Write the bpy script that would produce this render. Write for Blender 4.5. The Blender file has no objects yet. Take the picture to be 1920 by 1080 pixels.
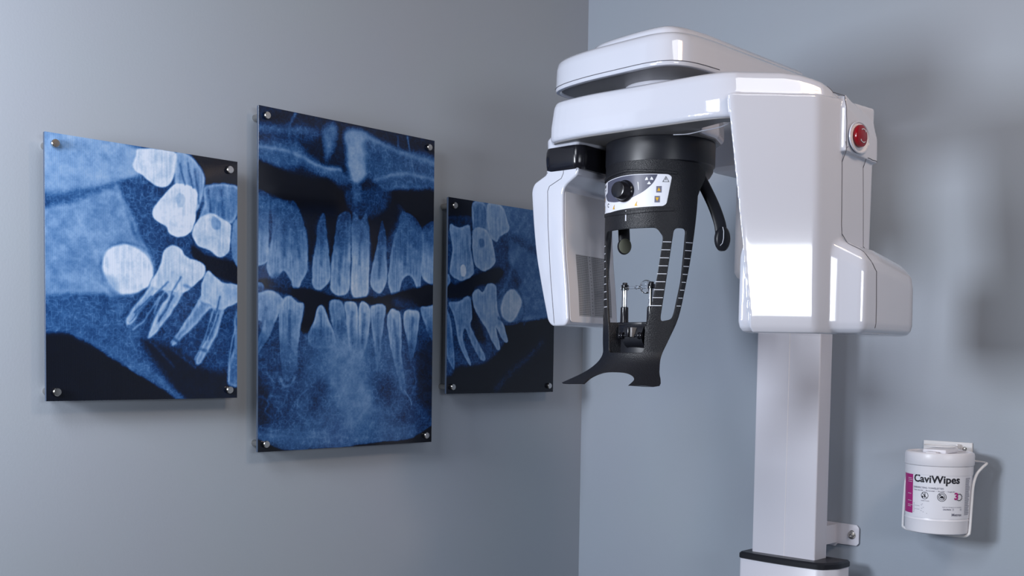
import bpy, bmesh, math, random
import numpy as np
from mathutils import Vector, Matrix
from mathutils.bvhtree import BVHTree
PI = math.pi
S = bpy.context.scene
C = S.collection
# ------------------------------------------------------------------ camera
CAM = (1.76, -2.10, 1.35)
F_PX, YAW, PITCH, ROLL, PPY = 2080.0, 43.55, 2.96, 0.83, 778.0
def make_camera():
    a, b, r = map(math.radians, (YAW, PITCH, ROLL))
    F = Vector((-math.sin(a)*math.cos(b), math.cos(a)*math.cos(b), -math.sin(b)))
    R = Vector((math.cos(a), math.sin(a), 0)); U = R.cross(F)
    R2 = R*math.cos(r)+U*math.sin(r); U2 = R2.cross(F)
    cd = bpy.data.cameras.new('camera'); co = bpy.data.objects.new('camera', cd); C.objects.link(co)
    M = Matrix((R2, U2, -F)).transposed().to_4x4(); M.translation = CAM
    co.matrix_world = M
    cd.sensor_width = 36; cd.lens = 36*F_PX/1920
    cd.shift_y = (PPY-540)/1920
    cd.clip_start = .05
    S.camera = co
make_camera()
# ------------------------------------------------------------------ light
S.view_settings.view_transform = 'Standard'; S.view_settings.look = 'None'
S.view_settings.exposure = .1; S.view_settings.gamma = 1; S.view_settings.use_curve_mapping = False
W = bpy.data.worlds.new('world'); S.world = W; W.use_nodes = True
W.node_tree.nodes['Background'].inputs[0].default_value = (.62, .72, .90, 1)
W.node_tree.nodes['Background'].inputs[1].default_value = .02
def area(name, loc, target, sx, sy, power, col, spread=180):
    d = bpy.data.lights.new(name, 'AREA'); d.shape = 'RECTANGLE'; d.size = sx; d.size_y = sy
    d.energy = power; d.color = col; d.spread = math.radians(spread)
    o = bpy.data.objects.new(name, d); C.objects.link(o); o.location = loc
    o.rotation_euler = (Vector(target)-Vector(loc)).to_track_quat('-Z', 'Y').to_euler()
    return o
area('softbox_left', (.28, -2.45, 1.62), (.6, -.1, 1.5), .38, .38, 25.5, (.88, .935, 1.03))
area('ceiling_panel_light', (.72, -2.1, 2.12), (.1, -1.0, 1.1), .5, .4, 9, (.89, .935, 1.03))
area('ceiling_panel_light', (2.05, -1.25, 2.60), (2.05, -1.25, 0), .75, .75, 8, (.96, .97, 1))
area('daylight_window', (3.15, -1.87, 1.605), (.9, -.6, 1.5), .9, .37, 12.5, (.90, .945, 1.03))
area('warm_lamp', (1.9, -.85, 2.45), (.85, -.05, 1.85), .25, .25, 5, (1, .66, .40))
# ------------------------------------------------------------------ materials
def mat(name, col, rough=.5, metal=0, spec=.5, coat=0, noise=0, nscale=40, bump=0, bscale=200, trans=0, ior=1.45, bdist=.001):
    m = bpy.data.materials.new(name); m.use_nodes = True; nt = m.node_tree; b = nt.nodes['Principled BSDF']
    b.inputs['Base Color'].default_value = (*col, 1); b.inputs['Roughness'].default_value = rough
    b.inputs['Metallic'].default_value = metal; b.inputs['Specular IOR Level'].default_value = spec
    b.inputs['Coat Weight'].default_value = coat; b.inputs['Coat Roughness'].default_value = .04
    b.inputs['Transmission Weight'].default_value = trans; b.inputs['IOR'].default_value = ior
    tc = nt.nodes.new('ShaderNodeTexCoord')
    n = nt.nodes.new('ShaderNodeTexNoise'); n.inputs['Scale'].default_value = nscale; n.inputs['Detail'].default_value = 4
    nt.links.new(tc.outputs['Object'], n.inputs['Vector'])
    mx = nt.nodes.new('ShaderNodeMixRGB'); mx.blend_type = 'MULTIPLY'; mx.inputs[0].default_value = noise
    mx.inputs[1].default_value = (*col, 1); nt.links.new(n.outputs['Color'], mx.inputs[2])
    if noise: nt.links.new(mx.outputs[0], b.inputs['Base Color'])
    if bump:
        n2 = nt.nodes.new('ShaderNodeTexNoise'); n2.inputs['Scale'].default_value = bscale; n2.inputs['Detail'].default_value = 3
        nt.links.new(tc.outputs['Object'], n2.inputs['Vector'])
        bp = nt.nodes.new('ShaderNodeBump'); bp.inputs['Strength'].default_value = bump; bp.inputs['Distance'].default_value = bdist
        nt.links.new(n2.outputs['Fac'], bp.inputs['Height']); nt.links.new(bp.outputs[0], b.inputs['Normal'])
    return m
def pebbled(name, col):
    m = mat(name, col, .42, spec=.4); nt = m.node_tree; b = nt.nodes['Principled BSDF']
    tc = nt.nodes['Texture Coordinate']; v = nt.nodes.new('ShaderNodeTexVoronoi'); v.inputs['Scale'].default_value = 620
    nt.links.new(tc.outputs['Object'], v.inputs['Vector'])
    bp = nt.nodes.new('ShaderNodeBump'); bp.inputs['Strength'].default_value = .55; bp.inputs['Distance'].default_value = .0006
    nt.links.new(v.outputs['Distance'], bp.inputs['Height']); nt.links.new(bp.outputs[0], b.inputs['Normal'])
    return m
M = {
 'wall_l': mat('painted_wall_grey', (.39, .43, .485), .55, spec=.3, noise=.06, nscale=3, bump=.10, bscale=260),
 'wall_r': mat('painted_wall_blue', (.37, .42, .49), .42, spec=.4, noise=.06, nscale=3, bump=.10, bscale=260),
 'floor': mat('vinyl_floor', (.17, .165, .16), .4, noise=.2, nscale=8),
 'white': mat('gloss_white_plastic', (.585, .605, .685), .12, spec=.5, coat=1.0),
 'white2': mat('satin_white_paint', (.66, .665, .74), .30, spec=.5),
 'grey': mat('grey_plastic', (.84, .82, .85), .38),
 'under': mat('grey_plastic_and_shade', (.22, .215, .22), .4),  # dark grey parts, and the shade painted in under the arm
 'seam': mat('seam_shadow_gap', (.10, .10, .12), .7),
 'black': mat('satin_black_plastic', (.012, .013, .018), .38, spec=.5),
 'gloss_black': mat('gloss_black_plastic', (.010, .010, .014), .2, spec=.5),
 'pebble': pebbled('pebbled_black_plastic', (.011, .0115, .015)),
 'mark': mat('white_ink', (.62, .64, .70), .5),
 'labelw': mat('label_white', (.80, .81, .88), .35),
 'labelg': mat('label_slate', (.085, .09, .135), .3), 'perfbg': mat('perforated_grey', (.50, .49, .51), .5),
 'yellow': mat('yellow_ink', (.75, .42, .02), .5),
 'dark': mat('dark_ink', (.012, .012, .02), .5),
 'inkgrey': mat('grey_ink', (.16, .16, .22), .5),
 'pinkink': mat('magenta_ink', (.42, .02, .20), .4),
 'red': mat('red_plastic', (.26, .003, .010), .2),
 'chrome': mat('brushed_steel', (.55, .53, .50), .22, metal=1),
 'chrome2': mat('polished_chrome', (.75, .77, .8), .08, metal=1),
 'clear': mat('clear_acrylic', (.95, .97, 1), .04, trans=1, ior=1.42),
 'canister': mat('moulded_white_plastic', (.82, .82, .88), .32, spec=.5),
 'wire': mat('white_coated_wire', (.82, .82, .84), .25),
 'pad': mat('olive_rubber_pad', (.13, .135, .10), .6),
 'perf': mat('perforation_dark', (.07, .07, .075), .8),
 'edge': mat('acrylic_edge', (.05, .07, .11), .15),
}
def print_mat(name, stripes, gain):
    m = bpy.data.materials.new(name); m.use_nodes = True; nt = m.node_tree; b = nt.nodes['Principled BSDF']
    at = nt.nodes.new('ShaderNodeAttribute'); at.attribute_name = 'print'
    tc = nt.nodes.new('ShaderNodeTexCoord'); sx = nt.nodes.new('ShaderNodeSeparateXYZ'); nt.links.new(tc.outputs['Object'], sx.inputs[0])
    m1 = nt.nodes.new('ShaderNodeMath'); m1.operation = 'MULTIPLY'; m1.inputs[1].default_value = 2*PI/.0030
    m2 = nt.nodes.new('ShaderNodeMath'); m2.operation = 'SINE'
    m3 = nt.nodes.new('ShaderNodeMath'); m3.operation = 'MULTIPLY_ADD'; m3.inputs[1].default_value = stripes; m3.inputs[2].default_value = gain
    nt.links.new(sx.outputs['Y'], m1.inputs[0]); nt.links.new(m1.outputs[0], m2.inputs[0]); nt.links.new(m2.outputs[0], m3.inputs[0])
    vm = nt.nodes.new('ShaderNodeVectorMath'); vm.operation = 'SCALE'
    nt.links.new(at.outputs['Color'], vm.inputs[0]); nt.links.new(m3.outputs[0], vm.inputs['Scale'])
    nt.links.new(vm.outputs[0], b.inputs['Base Color'])
    b.inputs['Roughness'].default_value = .12; b.inputs['Specular IOR Level'].default_value = .35
    return m
# ------------------------------------------------------------------ helpers
def finish(me, name, m, parent, smooth=35):
    for p in me.polygons: p.use_smooth = True
    if smooth is not None and smooth < 180: me.set_sharp_from_angle(angle=math.radians(smooth))
    me.materials.clear(); me.materials.append(m)
    o = bpy.data.objects.new(name, me); C.objects.link(o)
    if parent: o.parent = parent
    return o
def from_bm(bm, name, m, parent=None, smooth=35):
    bmesh.ops.recalc_face_normals(bm, faces=bm.faces)
    me = bpy.data.meshes.new(name); bm.to_mesh(me); bm.free()
    return finish(me, name, m, parent, smooth)
def pyd(name, vs, fs, m, parent=None, smooth=35):
    bm = bmesh.new(); V = [bm.verts.new(v) for v in vs]
    for f in fs:
        try: bm.faces.new([V[i] for i in f])
        except ValueError: pass
    return from_bm(bm, name, m, parent, smooth)
def empty(name, label, cat, loc=(0, 0, 0), group=None):
    o = bpy.data.objects.new(name, None); C.objects.link(o); o['label'] = label; o['category'] = cat
    o.empty_display_size = .05
    if group: o['group'] = group
    o.location = loc
    return o
def box_bm(bm, lo, hi, bev=0, seg=2):
    r = bmesh.ops.create_cube(bm, size=1)
    for v in r['verts']:
        v.co = Vector([(lo[i]+hi[i])/2+v.co[i]*(hi[i]-lo[i]) for i in range(3)])
    if bev:
        es = list({e for v in r['verts'] for e in v.link_edges})
        bmesh.ops.bevel(bm, geom=es, offset=bev, segments=seg, affect='EDGES', profile=.5)
def box(name, lo, hi, m, parent=None, bev=.001, seg=2):
    bm = bmesh.new(); box_bm(bm, lo, hi, bev, seg); return from_bm(bm, name, m, parent)
def smoothpoly(pts, n=6, closed=True):
    P = [Vector(p) for p in pts]; m = len(P); out = []
    for i in range(m if closed else m-1):
        p0 = P[(i-1) % m] if closed else P[max(0, i-1)]; p1 = P[i]
        p2 = P[(i+1) % m]; p3 = P[(i+2) % m] if closed else P[min(m-1, i+2)]
        for k in range(n):
            t = k/n
            out.append(.5*((2*p1)+(p2-p0)*t+(2*p0-5*p1+4*p2-p3)*t*t+(3*p1-p0-3*p2+p3)*t**3))
    if not closed: out.append(P[-1])
    return out
def rounded(pts, r, n=5):
    """round every corner of a closed 2D polygon; r may be a list"""
    P = [Vector(p) for p in pts]; m = len(P); out = []
    for i in range(m):
        rr = r[i] if isinstance(r, (list, tuple)) else r
        a, b, c = P[i-1], P[i], P[(i+1) % m]
        u = (a-b); v = (c-b); d = min(rr, u.length*.48, v.length*.48)
        p, q = b+u.normalized()*d, b+v.normalized()*d
        if rr <= 0: out.append(b); continue
        for k in range(n+1):
            t = k/n; out.append(p*(1-t)**2+b*2*t*(1-t)+q*t*t)
    return out
def inset2d(P, d):
    m = len(P); area = sum(P[i].x*P[(i+1) % m].y-P[(i+1) % m].x*P[i].y for i in range(m)); sg = 1 if area > 0 else -1
    out = []
    for i in range(m):
        a = (P[i]-P[i-1]); b = (P[(i+1) % m]-P[i])
        if a.length < 1e-9: a = b
        if b.length < 1e-9: b = a
        a = a.normalized(); b = b.normalized()
        na = Vector((-a.y, a.x))*sg; nb = Vector((-b.y, b.x))*sg
        n = (na+nb); n = n/max(n.length_squared/2, .5) if n.length > 1e-6 else na
        out.append(P[i]+n*d)
    return out
def stack(bm, plan, prof, fn=None):
    """rings of an inset plan outline: prof = [(z, inset)...], capped both ends"""
    rings = []
    for z, d in prof:
        Q = inset2d(plan, d) if d else plan
        rings.append([bm.verts.new(fn(q, z) if fn else (q.x, q.y, z)) for q in Q])
    n = len(plan)
    for a, b in zip(rings, rings[1:]):
        for i in range(n): bm.faces.new((a[i], a[(i+1) % n], b[(i+1) % n], b[i]))
    bm.faces.new(list(reversed(rings[0]))); bm.faces.new(rings[-1])
def tube_bm(bm, pts, r, n=8, cap=True):
    P = [Vector(p) for p in pts]; rings = []; N = None
    for i, p in enumerate(P):
        t = (P[min(i+1, len(P)-1)]-P[max(i-1, 0)]).normalized()
        if N is None:
            N = t.cross(Vector((0, 0, 1)));
            if N.length < .01: N = t.cross(Vector((1, 0, 0)))
            N.normalize()
        N = (N-t*N.dot(t)).normalized(); B = t.cross(N); rr = r[i] if isinstance(r, (list, tuple)) else r
        rings.append([bm.verts.new(p+(N*math.cos(2*PI*k/n)+B*math.sin(2*PI*k/n))*rr) for k in range(n)])
    for a, b in zip(rings, rings[1:]):
        for k in range(n): bm.faces.new((a[k], a[(k+1) % n], b[(k+1) % n], b[k]))
    if cap: bm.faces.new(rings[0][::-1]); bm.faces.new(rings[-1])
def tube(name, pts, r, m, parent=None, n=8):
    bm = bmesh.new(); tube_bm(bm, pts, r, n); return from_bm(bm, name, m, parent, 60)
def lathe_bm(bm, prof, n=48, mtx=None, a0=0, a1=2*PI):
    full = abs(a1-a0-2*PI) < 1e-6; k = n if full else n+1; rings = []
    for r, z in prof:
        rings.append([bm.verts.new((r*math.cos(a0+(a1-a0)*i/n), r*math.sin(a0+(a1-a0)*i/n), z)) for i in range(k)] if r > 1e-6 else [bm.verts.new((0, 0, z))])
    for a, b in zip(rings, rings[1:]):
        for i in range(n):
            j = (i+1) % k
            if len(a) == 1 and len(b) == 1: continue
            if len(a) == 1: bm.faces.new((a[0], b[j], b[i]))
            elif len(b) == 1: bm.faces.new((a[i], a[j], b[0]))
            else: bm.faces.new((a[i], a[j], b[j], b[i]))
    if mtx:
        for rg in rings:
            for v in rg: v.co = mtx @ v.co
def lathe(name, prof, m, parent=None, n=48, mtx=None, smooth=35):
    bm = bmesh.new(); lathe_bm(bm, prof, n, mtx); return from_bm(bm, name, m, parent, smooth)
def axis_mtx(loc, d):
    """local z along d"""
    q = Vector(d).to_track_quat('Z', 'Y'); M_ = q.to_matrix().to_4x4(); M_.translation = loc; return M_
def evaluated(o):
    dg = bpy.context.evaluated_depsgraph_get(); me = bpy.data.meshes.new_from_object(o.evaluated_get(dg)); return me
def plate_bm(outlines, half, bevel=0, cuts_x=(), cuts_y=(), res=2):
    """solid from closed 2D outlines (holes allowed), z in -half..half, cut along a grid so it can be bent"""
    cu = bpy.data.curves.new('t', 'CURVE'); cu.dimensions = '2D'; cu.fill_mode = 'BOTH'
    cu.extrude = max(half-bevel, 1e-5); cu.bevel_depth = bevel; cu.bevel_resolution = res; cu.offset = -bevel
    for P in outlines:
        sp = cu.splines.new('POLY'); sp.points.add(len(P)-1); sp.use_cyclic_u = True
        for i, p in enumerate(P): sp.points[i].co = (p[0], p[1], 0, 1)
    o = bpy.data.objects.new('t', cu); C.objects.link(o); bpy.context.view_layer.update()
    me = evaluated(o); bpy.data.objects.remove(o); bpy.data.curves.remove(cu)
    bm = bmesh.new(); bm.from_mesh(me); bpy.data.meshes.remove(me)
    bmesh.ops.remove_doubles(bm, verts=bm.verts, dist=1e-6)
    for ax, cuts in ((0, cuts_x), (1, cuts_y)):
        for c in cuts:
            co = [0, 0, 0]; co[ax] = c; no = [0, 0, 0]; no[ax] = 1
            bmesh.ops.bisect_plane(bm, geom=bm.verts[:]+bm.edges[:]+bm.faces[:], dist=1e-6, plane_co=co, plane_no=no)
    return bm
def mapped(bm, fn):
    for v in bm.verts: v.co = Vector(fn(*v.co))
    return bm
def fused(bm, name, m, parent, voxel=.0025, it=10):
    """weld overlapping solids into one moulded skin with softly rounded edges"""
    bmesh.ops.recalc_face_normals(bm, faces=bm.faces)
    me = bpy.data.meshes.new('t'); bm.to_mesh(me); bm.free(); o = bpy.data.objects.new('t', me); C.objects.link(o)
    r = o.modifiers.new('r', 'REMESH'); r.mode = 'VOXEL'; r.voxel_size = voxel; r.adaptivity = 0
    s = o.modifiers.new('s', 'SMOOTH'); s.factor = .6; s.iterations = it
    bpy.context.view_layer.update(); me2 = evaluated(o); bpy.data.objects.remove(o); bpy.data.meshes.remove(me)
    me2.name = name
    return finish(me2, name, m, parent, None)
def bvh(o):
    return BVHTree.FromPolygons([v.co.copy() for v in o.data.vertices], [tuple(p.vertices) for p in o.data.polygons])
def seam(name, pts, tree, m, parent, r=.0007, n=6):
    out = []
    P = [Vector(p) for p in pts]
    for a, b in zip(P, P[1:]):
        k = max(1, int((b-a).length/.006))
        for i in range(k): out.append(a+(b-a)*i/k)
    out.append(P[-1]); q = []
    for p in out:
        h = tree.find_nearest(p)
        if h[0]: q.append(h[0])
    return tube(name, q, r, m, parent, n)
def text_bm(s, size, bold=0, cuts=()):
    cu = bpy.data.curves.new('t', 'FONT'); cu.body = s; cu.size = size; cu.offset = bold; cu.resolution_u = 3
    o = bpy.data.objects.new('t', cu); C.objects.link(o); bpy.context.view_layer.update()
    me = evaluated(o); bpy.data.objects.remove(o); bpy.data.curves.remove(cu)
    bm = bmesh.new(); bm.from_mesh(me); bpy.data.meshes.remove(me)
    xs = [v.co.x for v in bm.verts] or [0]
    for v in bm.verts: v.co.x -= min(xs)
    return bm, (max(xs)-min(xs))
def merge(dst, src, fn):
    mp = {v: dst.verts.new(fn(v.co.x, v.co.y)) for v in src.verts}
    for f in src.faces:
        try: dst.faces.new([mp[v] for v in f.verts])
        except ValueError: pass
    src.free()
def flat(name, bm, m, parent):
    me = bpy.data.meshes.new(name); bm.to_mesh(me); bm.free(); return finish(me, name, m, parent, None)
def poly_bm(bm, P, fn, nx=1):
    c = bmesh.new(); f = c.faces.new([c.verts.new((p[0], p[1], 0)) for p in P])
    if nx > 1:
        x0 = min(p[0] for p in P); x1 = max(p[0] for p in P)
        for i in range(1, nx):
            bmesh.ops.bisect_plane(c, geom=c.verts[:]+c.edges[:]+c.faces[:], plane_co=(x0+(x1-x0)*i/nx, 0, 0), plane_no=(1, 0, 0))
    merge(bm, c, fn)
def ring2d(cx, cy, r0, r1, a0=0, a1=2*PI, n=28):
    A = [(cx+r1*math.cos(a0+(a1-a0)*i/n), cy+r1*math.sin(a0+(a1-a0)*i/n)) for i in range(n+1)]
    B = [(cx+r0*math.cos(a0+(a1-a0)*i/n), cy+r0*math.sin(a0+(a1-a0)*i/n)) for i in range(n+1)]
    return [[A[i], A[i+1], B[i+1], B[i]] for i in range(n)]
# ------------------------------------------------------------------ the room
def struct(o): o['kind'] = 'structure'; return o
struct(box('wall_left', (-.12, -1.75, 0), (0, .12, 2.7), M['wall_l'], bev=0))
struct(box('wall_back', (0, 0, 0), (3.6, .12, 2.7), M['wall_r'], bev=0))
struct(box('floor', (-.12, -4.2, -.08), (3.6, .12, 0), M['floor'], bev=0))
# ---- painted print, computed per vertex
def catmull(pts, closed, n=5):
    P = np.array(pts, float); m = len(P)
    if m < 3: return P
    out = []
    rng = range(m) if closed else range(m-1)
    for i in rng:
        p0 = P[(i-1) % m] if closed else P[max(i-1, 0)]
        p1 = P[i]; p2 = P[(i+1) % m] if closed else P[i+1]
        p3 = P[(i+2) % m] if closed else P[min(i+2, m-1)]
        for k in range(n):
            t = k/n
            out.append(.5*((2*p1)+(-p0+p2)*t+(2*p0-5*p1+4*p2-p3)*t*t+(-p0+3*p1-3*p2+p3)*t**3))
    if not closed: out.append(P[-1])
    return np.array(out)
def seg_dist(x, y, P, closed):
    d = np.full(x.shape, 1e9); ins = np.zeros(x.shape, bool); m = len(P)
    for i in range(m if closed else m-1):
        a = P[i]; b = P[(i+1) % m]; ab = b-a; L = (ab*ab).sum()+1e-9
        t = np.clip(((x-a[0])*ab[0]+(y-a[1])*ab[1])/L, 0, 1)
        d = np.minimum(d, (x-a[0]-t*ab[0])**2+(y-a[1]-t*ab[1])**2)
        if closed:
            c = (a[1] > y) != (b[1] > y)
            xx = a[0]+(y-a[1])*ab[0]/(ab[1] if abs(ab[1]) > 1e-9 else 1e-9)
            ins ^= c & (x < xx)
    return np.sqrt(d), ins
def vnoise(x, y, s, rng):
    G = rng.random((64, 64)); xi = x/s+100; yi = y/s+100
    a = np.floor(xi).astype(int); b = np.floor(yi).astype(int); u = xi-a; v = yi-b
    u = u*u*(3-2*u); v = v*v*(3-2*v); a %= 64; b %= 64; a2 = (a+1) % 64; b2 = (b+1) % 64
    return (G[a, b]*(1-u)+G[a2, b]*u)*(1-v)+(G[a, b2]*(1-u)+G[a2, b2]*u)*v
def pts_min(p): return min(b for _, b in p)
def pts_max(p): return max(b for _, b in p)
def paint(W, H, nx, ny, prims, seed, base=.3):
    rng = np.random.default_rng(seed)
    gx, gy = np.meshgrid(np.linspace(0, W, nx), np.linspace(0, H, ny))
    # a little warp so that no outline is geometric
    wx = gx+1.6*(vnoise(gx, gy, 9, rng)-.5)+3*(vnoise(gx, gy, 30, rng)-.5)
    wy = gy+1.6*(vnoise(gx, gy, 9, rng)-.5)+3*(vnoise(gx, gy, 30, rng)-.5)
    img = np.full(gx.shape, base)
    streak = vnoise(gx, gy/9, 3.0, rng)-.5
    for kind, v, w, al, edge, pts in prims:
        P = catmull(pts, kind != 's', 4)
        m = 3*w+3
        x0, y0 = P.min(0)-m; x1, y1 = P.max(0)+m
        ix = np.where((gx[0] >= x0) & (gx[0] <= x1))[0]; iy = np.where((gy[:, 0] >= y0) & (gy[:, 0] <= y1))[0]
        if len(ix) == 0 or len(iy) == 0: continue
        sl = (slice(iy[0], iy[-1]+1), slice(ix[0], ix[-1]+1))
        poly = kind != 's'
        d, ins = seg_dist(wx[sl], wy[sl], P, poly)
        if poly:
            sd = np.where(ins, d, -d)
            k = np.clip(.5+sd/(2*w), 0, 1); k = k*k*(3-2*k)
            val = v+edge*.6*np.exp(-((sd-3)/3.2)**2)+.07*bool(edge)
            if edge: val = val+.13*streak[sl]*np.clip(sd/3, 0, 1)
        else:
            k = np.exp(-(d/w)**2); val = v
        if kind in 'ul':      # teeth: dense crown, root fading into the bone
            h = (wy[sl]-pts_min(pts))/max(1, pts_max(pts)-pts_min(pts)); h = h if kind == 'l' else 1-h
            h = np.clip(h, 0, 1); s_ = h*h*(3-2*h); k = k*(.42+.58*np.clip(s_*1.6, 0, 1)); val = val-.05+.13*np.clip((h-.35)*1.5, 0, 1)
        img[sl] = img[sl]*(1-al*k)+val*al*k
    n = .5*vnoise(gx, gy, 14, rng)+.3*vnoise(gx, gy, 5, rng)+.2*vnoise(gx, gy, 2.2, rng)-.5
    r = 1-np.abs(2*vnoise(wx, wy, 6, rng)-1); r2 = 1-np.abs(2*vnoise(wx, wy, 3.4, rng)-1)
    mid = np.clip(1-np.abs(img-.33)/.3, 0, 1)
    img = img+.22*n*np.clip(img*4, .1, 1)+mid*(.17*(r**6)+.12*(r2**6)-.045)+.035*(rng.random(img.shape)-.5)*np.clip(img*3, .2, 1)
    return np.clip(img, 0, 1)
RAMP = ((0, (15, 17, 25)), (.12, (14, 24, 46)), (.28, (18, 52, 100)), (.5, (54, 96, 148)), (.7, (116, 150, 192)), (.86, (160, 182, 208)), (1, (200, 210, 226)))
def colourise(img):
    xs = [a for a, _ in RAMP]
    c = np.stack([np.interp(img, xs, [q[1][i] for q in RAMP]) for i in range(3)], -1)/255
    return np.where(c < .04045, c/12.92, ((c+.055)/1.055)**2.4)
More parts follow.
